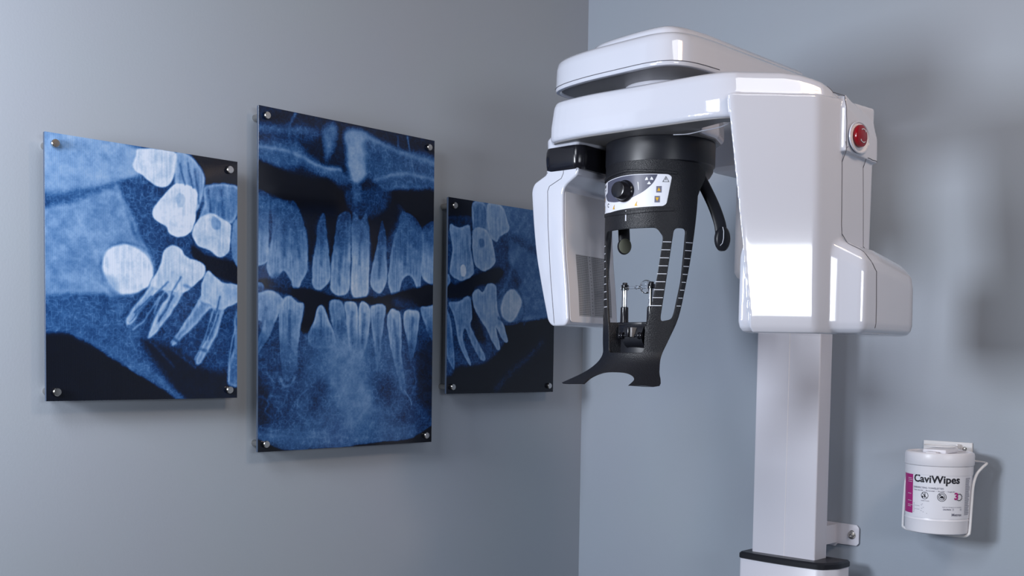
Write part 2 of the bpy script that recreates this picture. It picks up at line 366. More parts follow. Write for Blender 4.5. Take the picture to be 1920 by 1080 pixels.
ART = {
 1: [
  ('p',0.7,8,1,0,[(-10,421),(155,416),(160,373),(113,351),(49,322),(-11,326)]),
  ('s',0.4,13,1,0,[(-11,318),(19,315),(49,325)]),
  ('s',0.44,8,1,0,[(49,325),(113,347),(170,365)]),
  ('p',0.64,6,1,0,[(-11,288),(45,313),(117,343),(145,282),(184,227),(160,190),(126,170),(-12,163)]),
  ('p',0.33,4,1,0,[(127,353),(160,366),(199,357),(182,313),(209,275),(260,270),(281,239),(219,266),(187,232),(160,270),(136,308)]),
  ('p',0.4,6,1,0,[(-12,162),(126,168),(159,118),(239,1),(260,-40),(159,-36),(88,76),(39,110),(-13,113)]),
  ('p',0.02,3,1,0,[(-21,108),(22,109),(57,99),(93,78),(159,38),(219,4),(260,-40),(-22,-31)]),
  ('p',0.07,14,1,0,[(159,99),(219,87),(281,55),(370,31),(370,-43),(250,-16),(199,41)]),
  ('s',0.46,6,0.8,0,[(-2,112),(44,108),(112,76),(184,36),(237,-2)]),
  ('s',0.54,4,0.35,0,[(22,143),(84,115),(126,76),(199,31)]),
  ('p',0.02,4,1,0,[(255,426),(369,428),(369,375),(281,369),(273,397)]),
  ('p',0.04,5,1,0,[(255,264),(287,248),(369,235),(369,201),(314,210),(281,222),(255,246)]),
  ('p',0.15,6,1,0,[(255,269),(265,321),(276,308),(260,270)]),
  ('s',0.74,5,0.6,0,[(118,348),(141,304),(169,249),(182,216)]),
  ('s',0.72,4,0.5,0,[(45,311),(76,250),(89,203),(107,169)]),
  ('s',0.72,3,0.15,0,[(5,223),(67,236),(113,319)]),
  ('p',0.6,3,1,0.15,[(223,416),(247,417),(265,405),(279,383),(273,345),(260,321),(224,354)]),
  ('p',0.86,2,1,0.06,[(158,415),(219,419),(223,399),(218,373),(204,357),(182,358),(163,371),(146,382),(150,402)]),
  ('p',0.9,2,1,0.05,[(202,344),(224,365),(260,360),(263,335),(256,293),(234,276),(212,280),(203,292),(183,302),(182,319)]),
  ('p',0.72,2,0.5,0,[(224,344),(232,349),(241,342),(237,328),(227,326)]),
  ('p',0.52,3,1,0.2,[(281,369),(352,374),(334,309),(271,306),(277,337)]),
  ('p',0.82,2,1,0.06,[(271,313),(295,322),(327,308),(330,295),(328,259),(308,247),(287,258),(265,263),(254,283),(260,300)]),
  ('p',0.5,2,0.5,0,[(292,317),(308,312),(308,297),(293,298)]),
  ('p',0.62,2,1,0,[(334,307),(358,317),(358,230),(335,247)]),
  ('s',0.46,3,0.5,0,[(89,220),(108,250),(136,259),(169,249),(184,218),(174,190),(126,170),(98,186),(87,216)]),
  ('p',0.9,3,1,0.05,[(92,225),(101,243),(122,254),(144,254),(166,242),(182,218),(177,194),(155,180),(128,174),(110,183),(96,203)]),
  ('p',0.7,8,0.6,0,[(95,203),(112,200),(124,183),(117,169),(96,182)]),
  ('p',0.64,3,1,0.2,[(199,219),(239,194),(232,170),(209,137),(179,104),(171,104),(179,127),(194,155),(209,174),(194,182),(169,158),(145,126),(133,128),(143,148),(169,181)]),
  ('p',0.82,2,1,0.06,[(217,261),(232,257),(242,245),(276,234),(279,217),(263,200),(239,182),(209,183),(179,191),(187,209),(194,228),(201,251)]),
  ('s',0.4,2,0.6,0,[(232,207),(219,184),(209,156),(189,127)]),
  ('s',0.38,2,0.6,0,[(209,197),(184,173),(155,144),(140,128)]),
  ('s',0.38,3,0.5,0,[(239,194),(255,186),(229,147),(199,119)]),
  ('p',0.56,3,1,0.2,[(281,196),(336,175),(316,155),(303,112),(273,64),(260,64),(273,92),(292,126),(298,150),(287,154),(255,120),(224,92),(216,94),(239,129),(265,167)]),
  ('p',0.74,2,1,0.06,[(284,222),(297,216),(314,205),(352,200),(352,176),(325,161),(308,155),(287,164),(271,172),(273,201)]),
  ('s',0.34,2,0.6,0,[(308,179),(297,140),(281,102)]),
  ('p',0.45,3,1,0.2,[(336,142),(355,152),(355,31),(325,24),(326,55),(338,94)]),
  ('s',0.8,2,0.6,0,[(186,186),(159,154),(135,124)]),
  ('s',0.8,2,0.6,0,[(194,173),(169,136),(147,117)]),
  ('s',0.8,2,0.6,0,[(229,184),(204,146),(176,109)]),
  ('s',0.8,2,0.6,0,[(214,193),(194,169),(184,145)]),
  ('s',0.8,2,0.6,0,[(271,177),(245,134),(216,96)]),
  ('s',0.8,2,0.6,0,[(295,155),(281,112),(260,69)]),
  ('s',0.8,2,0.6,0,[(314,151),(297,107),(276,74)]),
  ('s',0.8,2,0.6,0,[(338,123),(330,79),(326,31)]),
  ('s',0.3,2.2,0.55,0,[(179,173),(150,144)]),
  ('s',0.3,2.2,0.55,0,[(219,174),(191,132)]),
  ('s',0.3,2.2,0.55,0,[(260,167),(234,124)]),
  ('s',0.3,2.2,0.55,0,[(305,145),(287,102)]),
  ('s',0.3,2.2,0.55,0,[(232,400),(240,365)]),
  ('s',0.3,2.2,0.55,0,[(247,402),(255,362)]),
  ('s',0.3,2.2,0.55,0,[(260,395),(267,335)]),
  ('s',0.3,2.2,0.55,0,[(287,361),(289,324)]),
  ('s',0.3,2.2,0.55,0,[(313,364),(313,322)]),
  ('s',0.26,3,0.6,0,[(159,108),(189,86),(219,55)]),
  ('s',0.26,3,0.6,0,[(194,118),(239,92),(281,83)]),
  ('s',0.26,3,0.6,0,[(219,82),(260,55)]),
  ('s',0.26,3,0.6,0,[(135,144),(126,134),(135,117)]),
 ],
 2: [
  ('p',0.14,10,1,0,[(-28,636),(461,654),(463,529),(-27,471)]),
  ('s',0.5,9,0.8,0,[(-14,584),(62,591),(126,597)]),
  ('s',0.34,9,0.5,0,[(-7,563),(126,589)]),
  ('p',0.46,10,1,0,[(-14,556),(43,567),(80,570),(130,543),(181,534),(206,527),(198,510),(150,517),(96,529),(36,518),(-14,532)]),
  ('s',0.66,4,0.9,0,[(-14,553),(51,554),(99,546),(142,535),(185,534)]),
  ('p',0.58,8,0.9,0,[(143,607),(169,619),(177,600),(165,566),(149,551),(143,579)]),
  ('s',0.5,3,0.6,0,[(80,622),(65,595),(71,553),(77,532)]),
  ('p',0.72,8,1,0,[(193,607),(234,618),(263,603),(251,562),(247,532),(230,514),(214,512),(201,543),(197,574)]),
  ('p',0.42,12,1,0,[(250,605),(324,602),(429,590),(430,525),(303,510),(255,530),(247,555)]),
  ('s',0.66,6,0.8,0,[(238,606),(302,596),(350,588),(433,580)]),
  ('s',0.64,5,0.8,0,[(268,525),(324,544),(369,550),(434,544)]),
  ('s',0.56,5,0.7,0,[(290,511),(351,520),(406,529)]),
  ('p',0.1,8,0.7,0,[(267,619),(323,616),(428,618),(428,597),(359,597),(302,599)]),
  ('s',0.5,3,0.5,0,[(328,620),(331,567),(335,547)]),
  ('s',0.6,2,0.7,0,[(352,623),(369,558),(393,500),(421,475)]),
  ('p',0.01,7,1,0,[(-17,528),(22,525),(58,517),(103,511),(150,514),(182,499),(214,480),(206,456),(150,447),(92,448),(26,471),(-17,472)]),
  ('p',0.02,8,1,0,[(307,504),(351,515),(430,521),(431,455),(389,445),(352,468),(325,482),(304,430),(290,462)]),
  ('p',0.06,10,1,0,[(92,454),(182,463),(325,482),(308,420),(266,360),(248,431),(206,434),(167,353),(150,416),(135,439),(116,350),(104,411)]),
  ('p',0.3,8,0.8,0,[(198,497),(298,506),(307,484),(265,453),(214,454)]),
  ('p',0.52,5,0.7,0,[(214,506),(235,508),(227,475),(218,474)]),
  ('u',0.56,2,1,0.12,[(-13,466),(18,473),(26,453),(21,385),(24,358),(15,343),(3,339),(-13,344)]),
  ('u',0.56,2,1,0.12,[(29,459),(66,463),(81,459),(104,411),(109,349),(97,317),(82,297),(67,321),(55,333),(44,322),(30,316),(17,334),(22,373),(31,417)]),
  ('u',0.58,2,1,0.12,[(140,446),(148,441),(154,400),(161,353),(159,321),(139,301),(120,312),(118,337),(125,382),(131,426)]),
  ('u',0.6,2,1,0.12,[(182,451),(206,456),(211,421),(208,356),(208,307),(187,293),(163,302),(162,334),(168,385),(174,431)]),
  ('u',0.7,3,1,0.12,[(214,457),(235,443),(250,458),(257,409),(257,360),(253,300),(233,289),(214,298),(211,337),(212,389)]),
  ('u',0.6,2,1,0.12,[(290,449),(299,413),(300,363),(303,329),(283,302),(262,314),(261,340),(272,387),(282,428)]),
  ('u',0.58,2,1,0.12,[(338,470),(375,464),(398,432),(394,369),(394,342),(391,307),(367,340),(345,335),(332,304),(314,300),(305,336),(313,397),(328,439)]),
  ('u',0.62,2,1,0.12,[(398,445),(440,456),(442,334),(409,332),(392,355),(396,404)]),
  ('p',0.3,10,1,0,[(-12,211),(89,223),(113,201),(259,211),(430,214),(443,57),(434,-2),(173,-4),(-11,18)]),
  ('p',0.46,22,1,0,[(109,207),(171,226),(305,226),(353,147),(335,60),(216,18),(90,40),(101,127)]),
  ('p',0.6,22,1,0,[(163,215),(241,217),(251,147),(274,76),(216,21),(172,99),(147,147)]),
  ('p',0.52,14,0.8,0,[(-4,43),(131,39),(261,45),(378,33),(355,5),(199,0),(50,8),(-4,31)]),
  ('p',0.12,16,0.8,0,[(-12,147),(19,121),(27,62),(-11,50)]),
  ('p',0.1,14,0.8,0,[(391,199),(441,200),(443,57),(403,73),(382,118)]),
  ('p',0.2,14,0.7,0,[(118,120),(151,127),(147,79),(106,66)]),
  ('p',0.18,16,0.6,0,[(269,133),(320,136),(330,82),(279,90)]),
  ('p',0.01,2,1,0,[(-11,28),(38,7),(102,-1),(165,0),(261,5),(374,11),(443,35),(455,-41),(-19,-14)]),
  ('p',0.03,4,1,0,[(-12,310),(18,315),(57,304),(113,304),(162,293),(197,288),(258,295),(285,296),(429,329),(429,285),(390,281),(342,274),(300,265),(258,281),(197,285),(158,280),(159,242),(142,276),(113,224),(93,227),(101,270),(69,289),(30,296),(-12,301)]),
  ('p',0.24,9,0.8,0,[(26,319),(61,324),(69,295),(41,294),(22,303)]),
  ('p',0.24,9,0.8,0,[(318,294),(351,296),(385,283),(351,271),(318,280)]),
  ('l',0.45,2,1,0.12,[(-5,309),(10,307),(12,297),(-1,292),(-8,296)]),
  ('l',0.58,2,1,0.12,[(1,290),(30,295),(51,285),(55,275),(41,245),(18,205),(-8,169),(-12,176),(9,231),(-4,243),(-5,279)]),
  ('l',0.56,2,1,0.12,[(49,275),(67,289),(85,278),(100,274),(97,247),(89,207),(85,160),(69,130),(54,134),(49,173),(45,232)]),
  ('s',0.62,3,0.8,0,[(48,134),(54,121),(69,121),(81,137)]),
  ('l',0.58,2,1,0.2,[(137,275),(146,271),(159,246),(174,219),(172,195),(142,191),(117,194),(109,214),(123,245),(129,267)]),
  ('l',0.5,2,1,0.12,[(160,282),(188,283),(197,257),(204,223),(189,195),(171,226),(162,253)]),
  ('l',0.62,2,1,0.12,[(195,281),(225,280),(229,238),(226,196),(213,168),(204,202),(199,251)]),
  ('l',0.64,2,1,0.12,[(232,280),(254,279),(261,256),(252,203),(237,175),(230,220)]),
  ('l',0.56,2,1,0.12,[(263,278),(297,279),(295,247),(289,204),(282,154),(276,154),(268,211),(261,253)]),
  ('l',0.6,2,1,0.12,[(313,274),(328,273),(339,263),(342,212),(345,162),(358,103),(344,104),(329,147),(310,205),(302,251)]),
  ('l',0.62,2,1,0.12,[(349,269),(370,273),(389,267),(386,232),(379,191),(367,169),(359,205),(347,245)]),
  ('l',0.55,2,1,0.12,[(392,278),(414,282),(440,281),(441,215),(420,218),(405,243)]),
  ('s',0.66,2,0.8,0,[(351,107),(366,92),(371,79)]),
  ('s',0.62,2,0.6,0,[(86,80),(90,100),(110,113)]),
  ('s',0.48,2,0.5,0,[(11,102),(23,88),(15,75),(30,62)]),
  ('s',0.48,2,0.5,0,[(42,81),(54,68),(46,55),(62,21)]),
  ('s',0.48,2,0.5,0,[(70,101),(82,87),(74,74),(90,70)]),
  ('s',0.48,2,0.5,0,[(353,147),(367,133),(358,118),(377,118)]),
  ('s',0.6,3,0.35,0,[(-4,37),(90,23),(199,20)]),
  ('s',0.6,3,0.35,0,[(7,46),(70,34),(164,29)]),
  ('s',0.6,3,0.35,0,[(216,28),(307,29),(383,37)]),
  ('s',0.6,3,0.35,0,[(110,100),(114,66),(139,45)]),
  ('s',0.6,3,0.35,0,[(283,97),(288,62),(261,41)]),
  ('s',0.6,3,0.35,0,[(65,134),(62,101),(42,75)]),
  ('s',0.6,3,0.35,0,[(19,147),(34,121),(23,95)]),
  ('s',0.6,3,0.35,0,[(372,162),(382,125),(368,96)]),
  ('s',0.6,3,0.35,0,[(197,195),(204,147),(198,99)]),
  ('s',0.6,3,0.35,0,[(233,175),(238,126),(242,77)]),
  ('s',0.36,4,0.5,0,[(142,434),(141,351)]),
  ('s',0.36,4,0.5,0,[(192,432),(185,355),(183,316)]),
  ('s',0.36,4,0.5,0,[(235,437),(232,358)]),
  ('s',0.36,4,0.5,0,[(288,428),(281,335)]),
  ('s',0.36,4,0.5,0,[(352,448),(349,366)]),
  ('s',0.36,4,0.5,0,[(59,450),(55,361)]),
  ('s',0.36,4,0.5,0,[(77,440),(89,363)]),
  ('s',0.36,4,0.5,0,[(18,264),(3,221)]),
  ('s',0.36,4,0.5,0,[(69,259),(69,193)]),
  ('s',0.36,4,0.5,0,[(138,259),(140,218)]),
  ('s',0.36,4,0.5,0,[(214,262),(214,203)]),
  ('s',0.36,4,0.5,0,[(244,259),(239,203)]),
  ('s',0.36,4,0.5,0,[(279,261),(281,190)]),
  ('s',0.36,4,0.5,0,[(321,251),(336,162)]),
  ('s',0.36,4,0.5,0,[(371,257),(369,198)]),
 ],
 3: [
  ('p',0.54,8,1,0,[(87,421),(425,430),(433,156),(194,153),(154,206),(231,251),(145,325)]),
  ('p',0.3,5,1,0,[(132,324),(183,351),(178,279),(179,243),(147,214),(115,239),(142,285)]),
  ('s',0.3,12,0.8,0,[(176,350),(229,337),(298,315)]),
  ('p',0.04,2,1,0,[(-21,421),(67,418),(68,380),(-20,371)]),
  ('p',0.2,4,1,0,[(-8,372),(69,380),(69,349),(-8,347)]),
  ('p',0.06,6,1,0,[(-12,249),(23,234),(77,255),(146,277),(172,269),(146,241),(90,233),(72,211),(30,204),(-11,206)]),
  ('p',0.02,5,1,0,[(180,152),(433,160),(438,-19),(184,-10),(-14,-7),(-15,27),(26,40),(118,62),(175,108)]),
  ('p',0.02,8,1,0,[(26,53),(118,67),(188,117),(234,150),(289,119),(171,-1),(27,1)]),
  ('s',0.2,10,0.8,0,[(151,8),(196,44),(249,77),(303,115)]),
  ('p',0.06,7,0.8,0,[(72,202),(85,176),(117,120),(92,115),(61,167)]),
  ('s',0.62,6,0.6,0,[(216,327),(198,280),(172,234),(154,206)]),
  ('s',0.5,5,0.4,0,[(272,239),(253,192),(240,155)]),
  ('p',0.6,1.5,1,0.12,[(4,356),(33,355),(63,362),(67,315),(77,276),(74,254),(53,243),(35,241),(8,254),(8,280),(13,310)]),
  ('p',0.95,1.2,1,0,[(41,274),(50,275),(55,264),(52,251),(42,251),(38,263)]),
  ('p',0.5,1.5,1,0.2,[(71,410),(112,410),(119,354),(88,347),(72,358)]),
  ('p',0.68,1.5,1,0.12,[(73,352),(119,354),(142,303),(142,285),(114,267),(92,269),(77,285)]),
  ('p',0.45,2,0.6,0,[(93,332),(105,335),(108,322),(96,317)]),
  ('p',0.66,1.5,1,0.12,[(115,411),(162,414),(182,382),(184,362),(157,346),(145,333),(122,348)]),
  ('p',0.5,1.5,1,0.12,[(-12,249),(2,254),(9,237),(-3,224),(-12,223)]),
  ('p',0.56,1.5,1,0.12,[(3,192),(36,200),(66,208),(74,167),(70,145),(105,97),(117,75),(102,73),(68,114),(52,140),(48,114),(71,66),(62,66),(37,105),(19,165)]),
  ('p',0.66,1.5,1,0.12,[(73,211),(90,227),(104,221),(118,239),(137,241),(148,228),(154,179),(174,148),(188,117),(175,114),(148,143),(162,103),(149,98),(117,142),(85,176)]),
  ('s',0.36,3,0.6,0,[(154,206),(179,232),(212,236),(236,205),(233,168),(194,152),(154,166)]),
  ('p',0.8,3,1,0.05,[(163,193),(182,227),(208,231),(231,205),(213,172),(194,157),(167,170)]),
  ('p',0.42,1.5,1,0.2,[(-11,181),(7,165),(19,113),(23,53),(8,66),(-10,113)]),
 ],
}
# ------------------------------------------------------------------ the three printed acrylic panels
DX = .035
PANELS = {1: (-1.3445, -1.0006, 1.2710, 1.6891), 2: (-.9568, -.5302, 1.1706, 1.7964), 3: (-.4890, -.1470, 1.2710, 1.6859)}
LAB = {1: 'left acrylic panel printed with a pale blue x-ray of molars, nearest the picture edge',
       2: 'tallest, middle acrylic panel printed with a blue x-ray of front teeth',
       3: 'right acrylic panel of blue molar x-ray, half behind the white sensor head'}
def make_panel(k):
    y0, y1, z0, z1 = PANELS[k]; w, h = y1-y0, z1-z0
    root = empty('xray_print_panel', LAB[k], 'wall art', (0, y0, z0), 'blue dental x-ray panels on the grey wall')
    res = 1100 if k != 3 else 1000
    nx, ny = int(w*res), int(h*res)
    col = colourise(paint(w*1000, h*1000, nx, ny, ART[k], k))
    gy, gz = np.meshgrid(np.linspace(0, w, nx), np.linspace(0, h, ny))
    co = np.stack([np.full(gy.shape, DX), gy, gz], -1).reshape(-1, 3)
    me = bpy.data.meshes.new('printed_image'); me.vertices.add(nx*ny); me.vertices.foreach_set('co', co.ravel().astype(np.float32))
    i, j = np.meshgrid(np.arange(nx-1), np.arange(ny-1)); a = (j*nx+i).ravel()
    q = np.stack([a, a+1, a+nx+1, a+nx], -1).ravel().astype(np.int32); nf = (nx-1)*(ny-1)
    me.loops.add(nf*4); me.loops.foreach_set('vertex_index', q); me.polygons.add(nf)
    me.polygons.foreach_set('loop_start', np.arange(0, nf*4, 4, dtype=np.int32))
    me.update(calc_edges=True)
    at = me.color_attributes.new('print', 'FLOAT_COLOR', 'POINT')
    at.data.foreach_set('color', np.concatenate([col.reshape(-1, 3), np.ones((nx*ny, 1))], 1).ravel().astype(np.float32))
    me.materials.append(print_mat('xray_print_%s' % 'abc'[k-1], .09 if k == 1 else .02, ART_GAIN[k]))
    o = bpy.data.objects.new('printed_image', me); C.objects.link(o); o.parent = root
    box('acrylic_sheet', (DX-.006, 0, 0), (DX-.0003, w, h), M['edge'], root, .0008, 1)
    for py in (.0155, w-.0175):
        for pz in (.0145, h-.0165):
            n = axis_mtx((0, py, pz), (1, 0, 0))
            lathe('standoff', [(0, 0), (.0065, 0), (.0065, DX-.006), (.0040, DX-.006), (.0040, DX+.001), (.0066, DX+.001), (.0066, DX+.0055), (.0058, DX+.0066), (0, DX+.0068)], M['chrome'], root, 28, n)
ART_GAIN = {1: 1.25, 2: 1.0, 3: 1.0}
for k in (1, 2, 3): make_panel(k)
# ------------------------------------------------------------------ the panoramic dental x-ray unit
PV = Vector((.618, -.540))            # rotation axis of the gantry
mach = empty('dental_xray_unit', 'white wall-mounted panoramic dental x-ray unit with black chin support', 'x-ray machine', (0, 0, 0))
# column, lower column, collar
bm = bmesh.new()
stack(bm, rounded([(.563, -.121), (.704, -.121), (.704, -.072), (.563, -.072)], .0035), [(.60, 0), (1.80, 0)])
col = from_bm(bm, 'column', M['white2'], mach)
box('column_groove', (.6362, -.1216, .96), (.6374, -.1205, 1.75), M['grey'], col, 0)
LOWP = rounded([(.545, -.140), (.60, -.146), (.67, -.147), (.728, -.141), (.748, -.105), (.748, -.06), (.545, -.06)], [.008, .03, .03, .012, .01, .006, .006])
bm = bmesh.new(); stack(bm, LOWP, [(0, 0), (.946, 0), (.949, .002)]); low = from_bm(bm, 'lower_column', M['white2'], mach)
bm = bmesh.new(); stack(bm, inset2d(LOWP, -.002), [(.947, .002), (.9485, 0), (.957, 0), (.9605, .004)]); from_bm(bm, 'column_collar', M['black'], mach)
for zz in ((.980, 1.022),):
    br = bmesh.new()
    c = plate_bm([rounded([(.62, zz[0]), (.688, zz[0]-.006), (.692, zz[0]), (.734, zz[0]), (.7385, zz[0]+.005), (.7385, zz[1]-.006), (.733, zz[1]), (.62, zz[1]+.002)], .0015, 2)], .0015, .0004)
    mapped(c, lambda x, y, z: (x, -.004+z, y)); br = c
    box_bm(br, (.66, -.072, .982), (.69, -.004, 1.020))
    brk = from_bm(br, 'wall_bracket', M['white2'], mach)
    lathe('bolt_slot', [(0, 0), (.0055, 0), (.0055, .0004), (0, .0004)], M['perf'], brk, 20, axis_mtx((.7235, -.0056, 1.0052), (0, -1, 0)))
    lathe('bolt', [(0, 0), (.0082, 0), (.0082, .0012), (.0052, .0016), (.0048, .0048), (.0028, .0050), (.0026, .003), (0, .003)], M['chrome'], brk, 24, axis_mtx((.7235, -.0058, 1.001), (0, -1, 0)))
# boom root and carriage on the column
bm = bmesh.new(); stack(bm, rounded([(.538, -.185), (.73, -.185), (.73, -.03), (.538, -.03)], .02), [(1.512, .012), (1.516, .005), (1.526, 0), (1.73, 0)])
from_bm(bm, 'carriage', M['grey'], mach)
bm = bmesh.new(); stack(bm, rounded([(.512, -.275), (.735, -.275), (.735, -.02), (.512, -.02)], .05, 8), [(1.716, .030), (1.7165, .018), (1.722, .008), (1.735, .002), (1.75, 0), (1.79, 0), (1.81, .006), (1.815, .02)])
from_bm(bm, 'boom_root', M['grey'], mach)
# boom
BP = smoothpoly([(.452, -.575), (.456, -.620), (.470, -.645), (.505, -.662), (.563, -.673), (.633, -.6775), (.690, -.679), (.722, -.670), (.740, -.650), (.749, -.62), (.753, -.57)], 5, False)
BP = [Vector((.755, -.262)), Vector((.447, -.262))]+[Vector(p) for p in BP]
BP = [BP[1]]+BP[2:]+[BP[0]]
bm = bmesh.new()
stack(bm, BP, [(1.8135, .0115), (1.8095, .0100), (1.8080, .0065), (1.8090, .0015), (1.8125, .0), (1.8150, .0004), (1.845, .0015), (1.855, .0035), (1.8605, .008), (1.8625, .015), (1.863, .02)])
boom = from_bm(bm, 'boom', M['white'], mach, 50)
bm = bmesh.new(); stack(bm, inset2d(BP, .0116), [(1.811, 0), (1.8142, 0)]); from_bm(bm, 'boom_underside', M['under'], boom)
bm = bmesh.new()
LP = smoothpoly([(.525, -.60), (.535, -.625), (.565, -.645), (.633, -.6565), (.685, -.659), (.712, -.650), (.727, -.62), (.7330, -.57)], 5, False)
LP = [Vector((.500, -.272))]+LP+[Vector((.7335, -.272))]
stack(bm, LP, [(1.852, 0), (1.868, .0), (1.8735, .003), (1.8765, .008), (1.8775, .014), (1.878, .03)]); from_bm(bm, 'boom_lid', M['white'], mach, 50)
tube('boom_seam', [(p.x, p.y, 1.8150) for p in inset2d(BP, -.0001)[1:-1]], .0006, M['seam'], boom, 6)
lathe('pivot_hub', [(0, 1.78), (.062, 1.78), (.062, 1.813), (0, 1.813)], M['white2'], mach, 40, Matrix.Translation((PV.x, PV.y, 0)))
# rotating gantry: arm over the patient with the tube head on its right end
g = bmesh.new()
ARM = smoothpoly([(.458, -.56), (.462, -.62), (.470, -.652), (.490, -.671), (.557, -.679), (.627, -.676), (.714, -.671), (.790, -.664), (.828, -.651), (.850, -.630), (.918, -.562), (.932, -.540), (.940, -.49), (.944, -.45)], 4, False)
ARMB = ARM+[Vector(p) for p in ((.93, -.43), (.84, -.43), (.828, -.60), (.80, -.622), (.752, -.608), (.728, -.575), (.722, -.52), (.70, -.47), (.66, -.435), (.618, -.428), (.55, -.43), (.47, -.455), (.455, -.48))]
def armz(q, z):   # the cover dips a little towards the back of the tube head
    t = max(0, (q.x-.88))/.06; u = max(0, q.y+.60)/.15
    return (q.x, q.y, z-(.055*min(1, t)*min(1, u) if z > 1.74 else 0))
stack(g, ARMB, [(1.7175, .005), (1.7195, .0015), (1.724, 0), (1.744, .0004), (1.777, .0050), (1.7845, .0085), (1.788, .014)], armz)
# tube head cover, narrowing downward
top = [(.827, -.6620), (.834, -.6592), (.880, -.6117), (.926, -.5643), (.940, -.510), (.947, -.42), (.83, -.42)]
bot = [(.858, -.6350), (.863, -.6293), (.897, -.5942), (.930, -.5602), (.943, -.510), (.950, -.43), (.86, -.43)]
mid = [(.842, -.6500), (.848, -.6490), (.888, -.6070), (.928, -.5650), (.942, -.510), (.949, -.425), (.842, -.425)]
mid = [(a[0]*.465+b[0]*.535, a[1]*.465+b[1]*.535) for a, b in zip(top, bot)]
rings = []
TP = [([(x*.99+.0088, y*.99-.0058) for x, y in top], 1.751), (top, 1.747), (mid, 1.572), (bot, 1.42), ([(x*.985+.0135, y*.985-.0080) for x, y in bot], 1.400), ([(x*.95+.0450, y*.95-.0265) for x, y in bot], 1.393)]
for P, z in TP:
    P = rounded(P, [.003, .004, .02, .009, .012, .006, .006], 4)
    rings.append([g.verts.new((p.x, p.y, z)) for p in P])
n = len(rings[0])
for a, b in zip(rings, rings[1:]):
    for i in range(n): g.faces.new((a[i], a[(i+1) % n], b[(i+1) % n], b[i]))
g.faces.new(rings[0]); g.faces.new(rings[-1][::-1])
# wide lower housing
HP = rounded([(.828, -.600), (.838, -.637), (.862, -.628), (.90, -.585), (.936, -.531), (.9820, -.507), (.9865, -.455), (.990, -.350), (.970, -.325), (.85, -.335), (.825, -.38)], [.012, .012, .02, .02, .03, .010, .02, .03, .012, .02, .02], 4)
def hz(q, z):     # the shoulders rise towards the cover and fall towards the back
    if z > 1.46:
        z += .030*max(0, 1-abs(q.x-.93)/.05)+.000-.022*min(1, max(0, (q.y+.46)/.13))+.028*max(0, 1-(q.x-.82)/.05)
    return (q.x, q.y, z)
stack(g, HP, [(1.393, .016), (1.395, .007), (1.401, .002), (1.410, 0), (1.490, .0005), (1.505, .003), (1.514, .010), (1.518, .020)], hz)
# rear cover with the stop button
stack(g, rounded([(.86, -.518), (.9475, -.518), (.9535, -.420), (.88, -.412)], .004), [(1.664, .0), (1.676, 0), (1.742, .0005), (1.764, .006)], lambda q, z: (q.x, q.y, z-.042*(q.y+.527)/.11*(1 if z > 1.7 else 0)+(0.009*(-q.y-.42)/.11 if z<1.7 else 0)))
# stub down to the sensor
stack(g, rounded([(.448, -.640), (.462, -.653), (.530, -.655), (.535, -.60), (.510, -.47), (.440, -.47)], .006), [(1.7115, 0), (1.716, 0), (1.7265, -.0005), (1.735, .006)])
gan = fused(g, 'rotating_gantry', M['white'], mach, .0016, 9)
gt = bvh(gan)
bm = bmesh.new(); stack(bm, inset2d(ARMB, .0055), [(1.7160, .001), (1.7166, 0), (1.7185, 0)]); from_bm(bm, 'arm_underside_shade', M['under'], gan, 30)  # dark sheet that puts the shade below the white arm into its colour
seam('shell_seam', [(.931, -.527, 1.79), (.952, -.520, 1.74), (.955, -.515, 1.65), (.955, -.513, 1.56), (.956, -.510, 1.535), (.968, -.500, 1.524), (.985, -.49, 1.508), (.992, -.478, 1.49), (.995, -.476, 1.44), (.995, -.476, 1.40)], gt, M['seam'], gan)
seam('rear_seam', [(.957, -.455, 1.66), (.957, -.452, 1.60), (.957, -.449, 1.52)], gt, M['seam'], gan, .0005)
seam('cap_seam', [(.962, -.525, 1.686), (.962, -.517, 1.676), (.962, -.511, 1.679)], gt, M['seam'], gan, .0006)
seam('cap_seam', [(.965, -.452, 1.6685), (.965, -.415, 1.6655)], gt, M['seam'], gan, .0006)
tube('edge_highlight', smoothpoly([(.700, -.618, 1.7115), (.722, -.608, 1.7115), (.742, -.598, 1.7155), (.775, -.600, 1.7165), (.80, -.612, 1.7172)], 6, False), .0009, M['white'], gan, 6)  # white tube painting in the highlight along the arm's lower rim
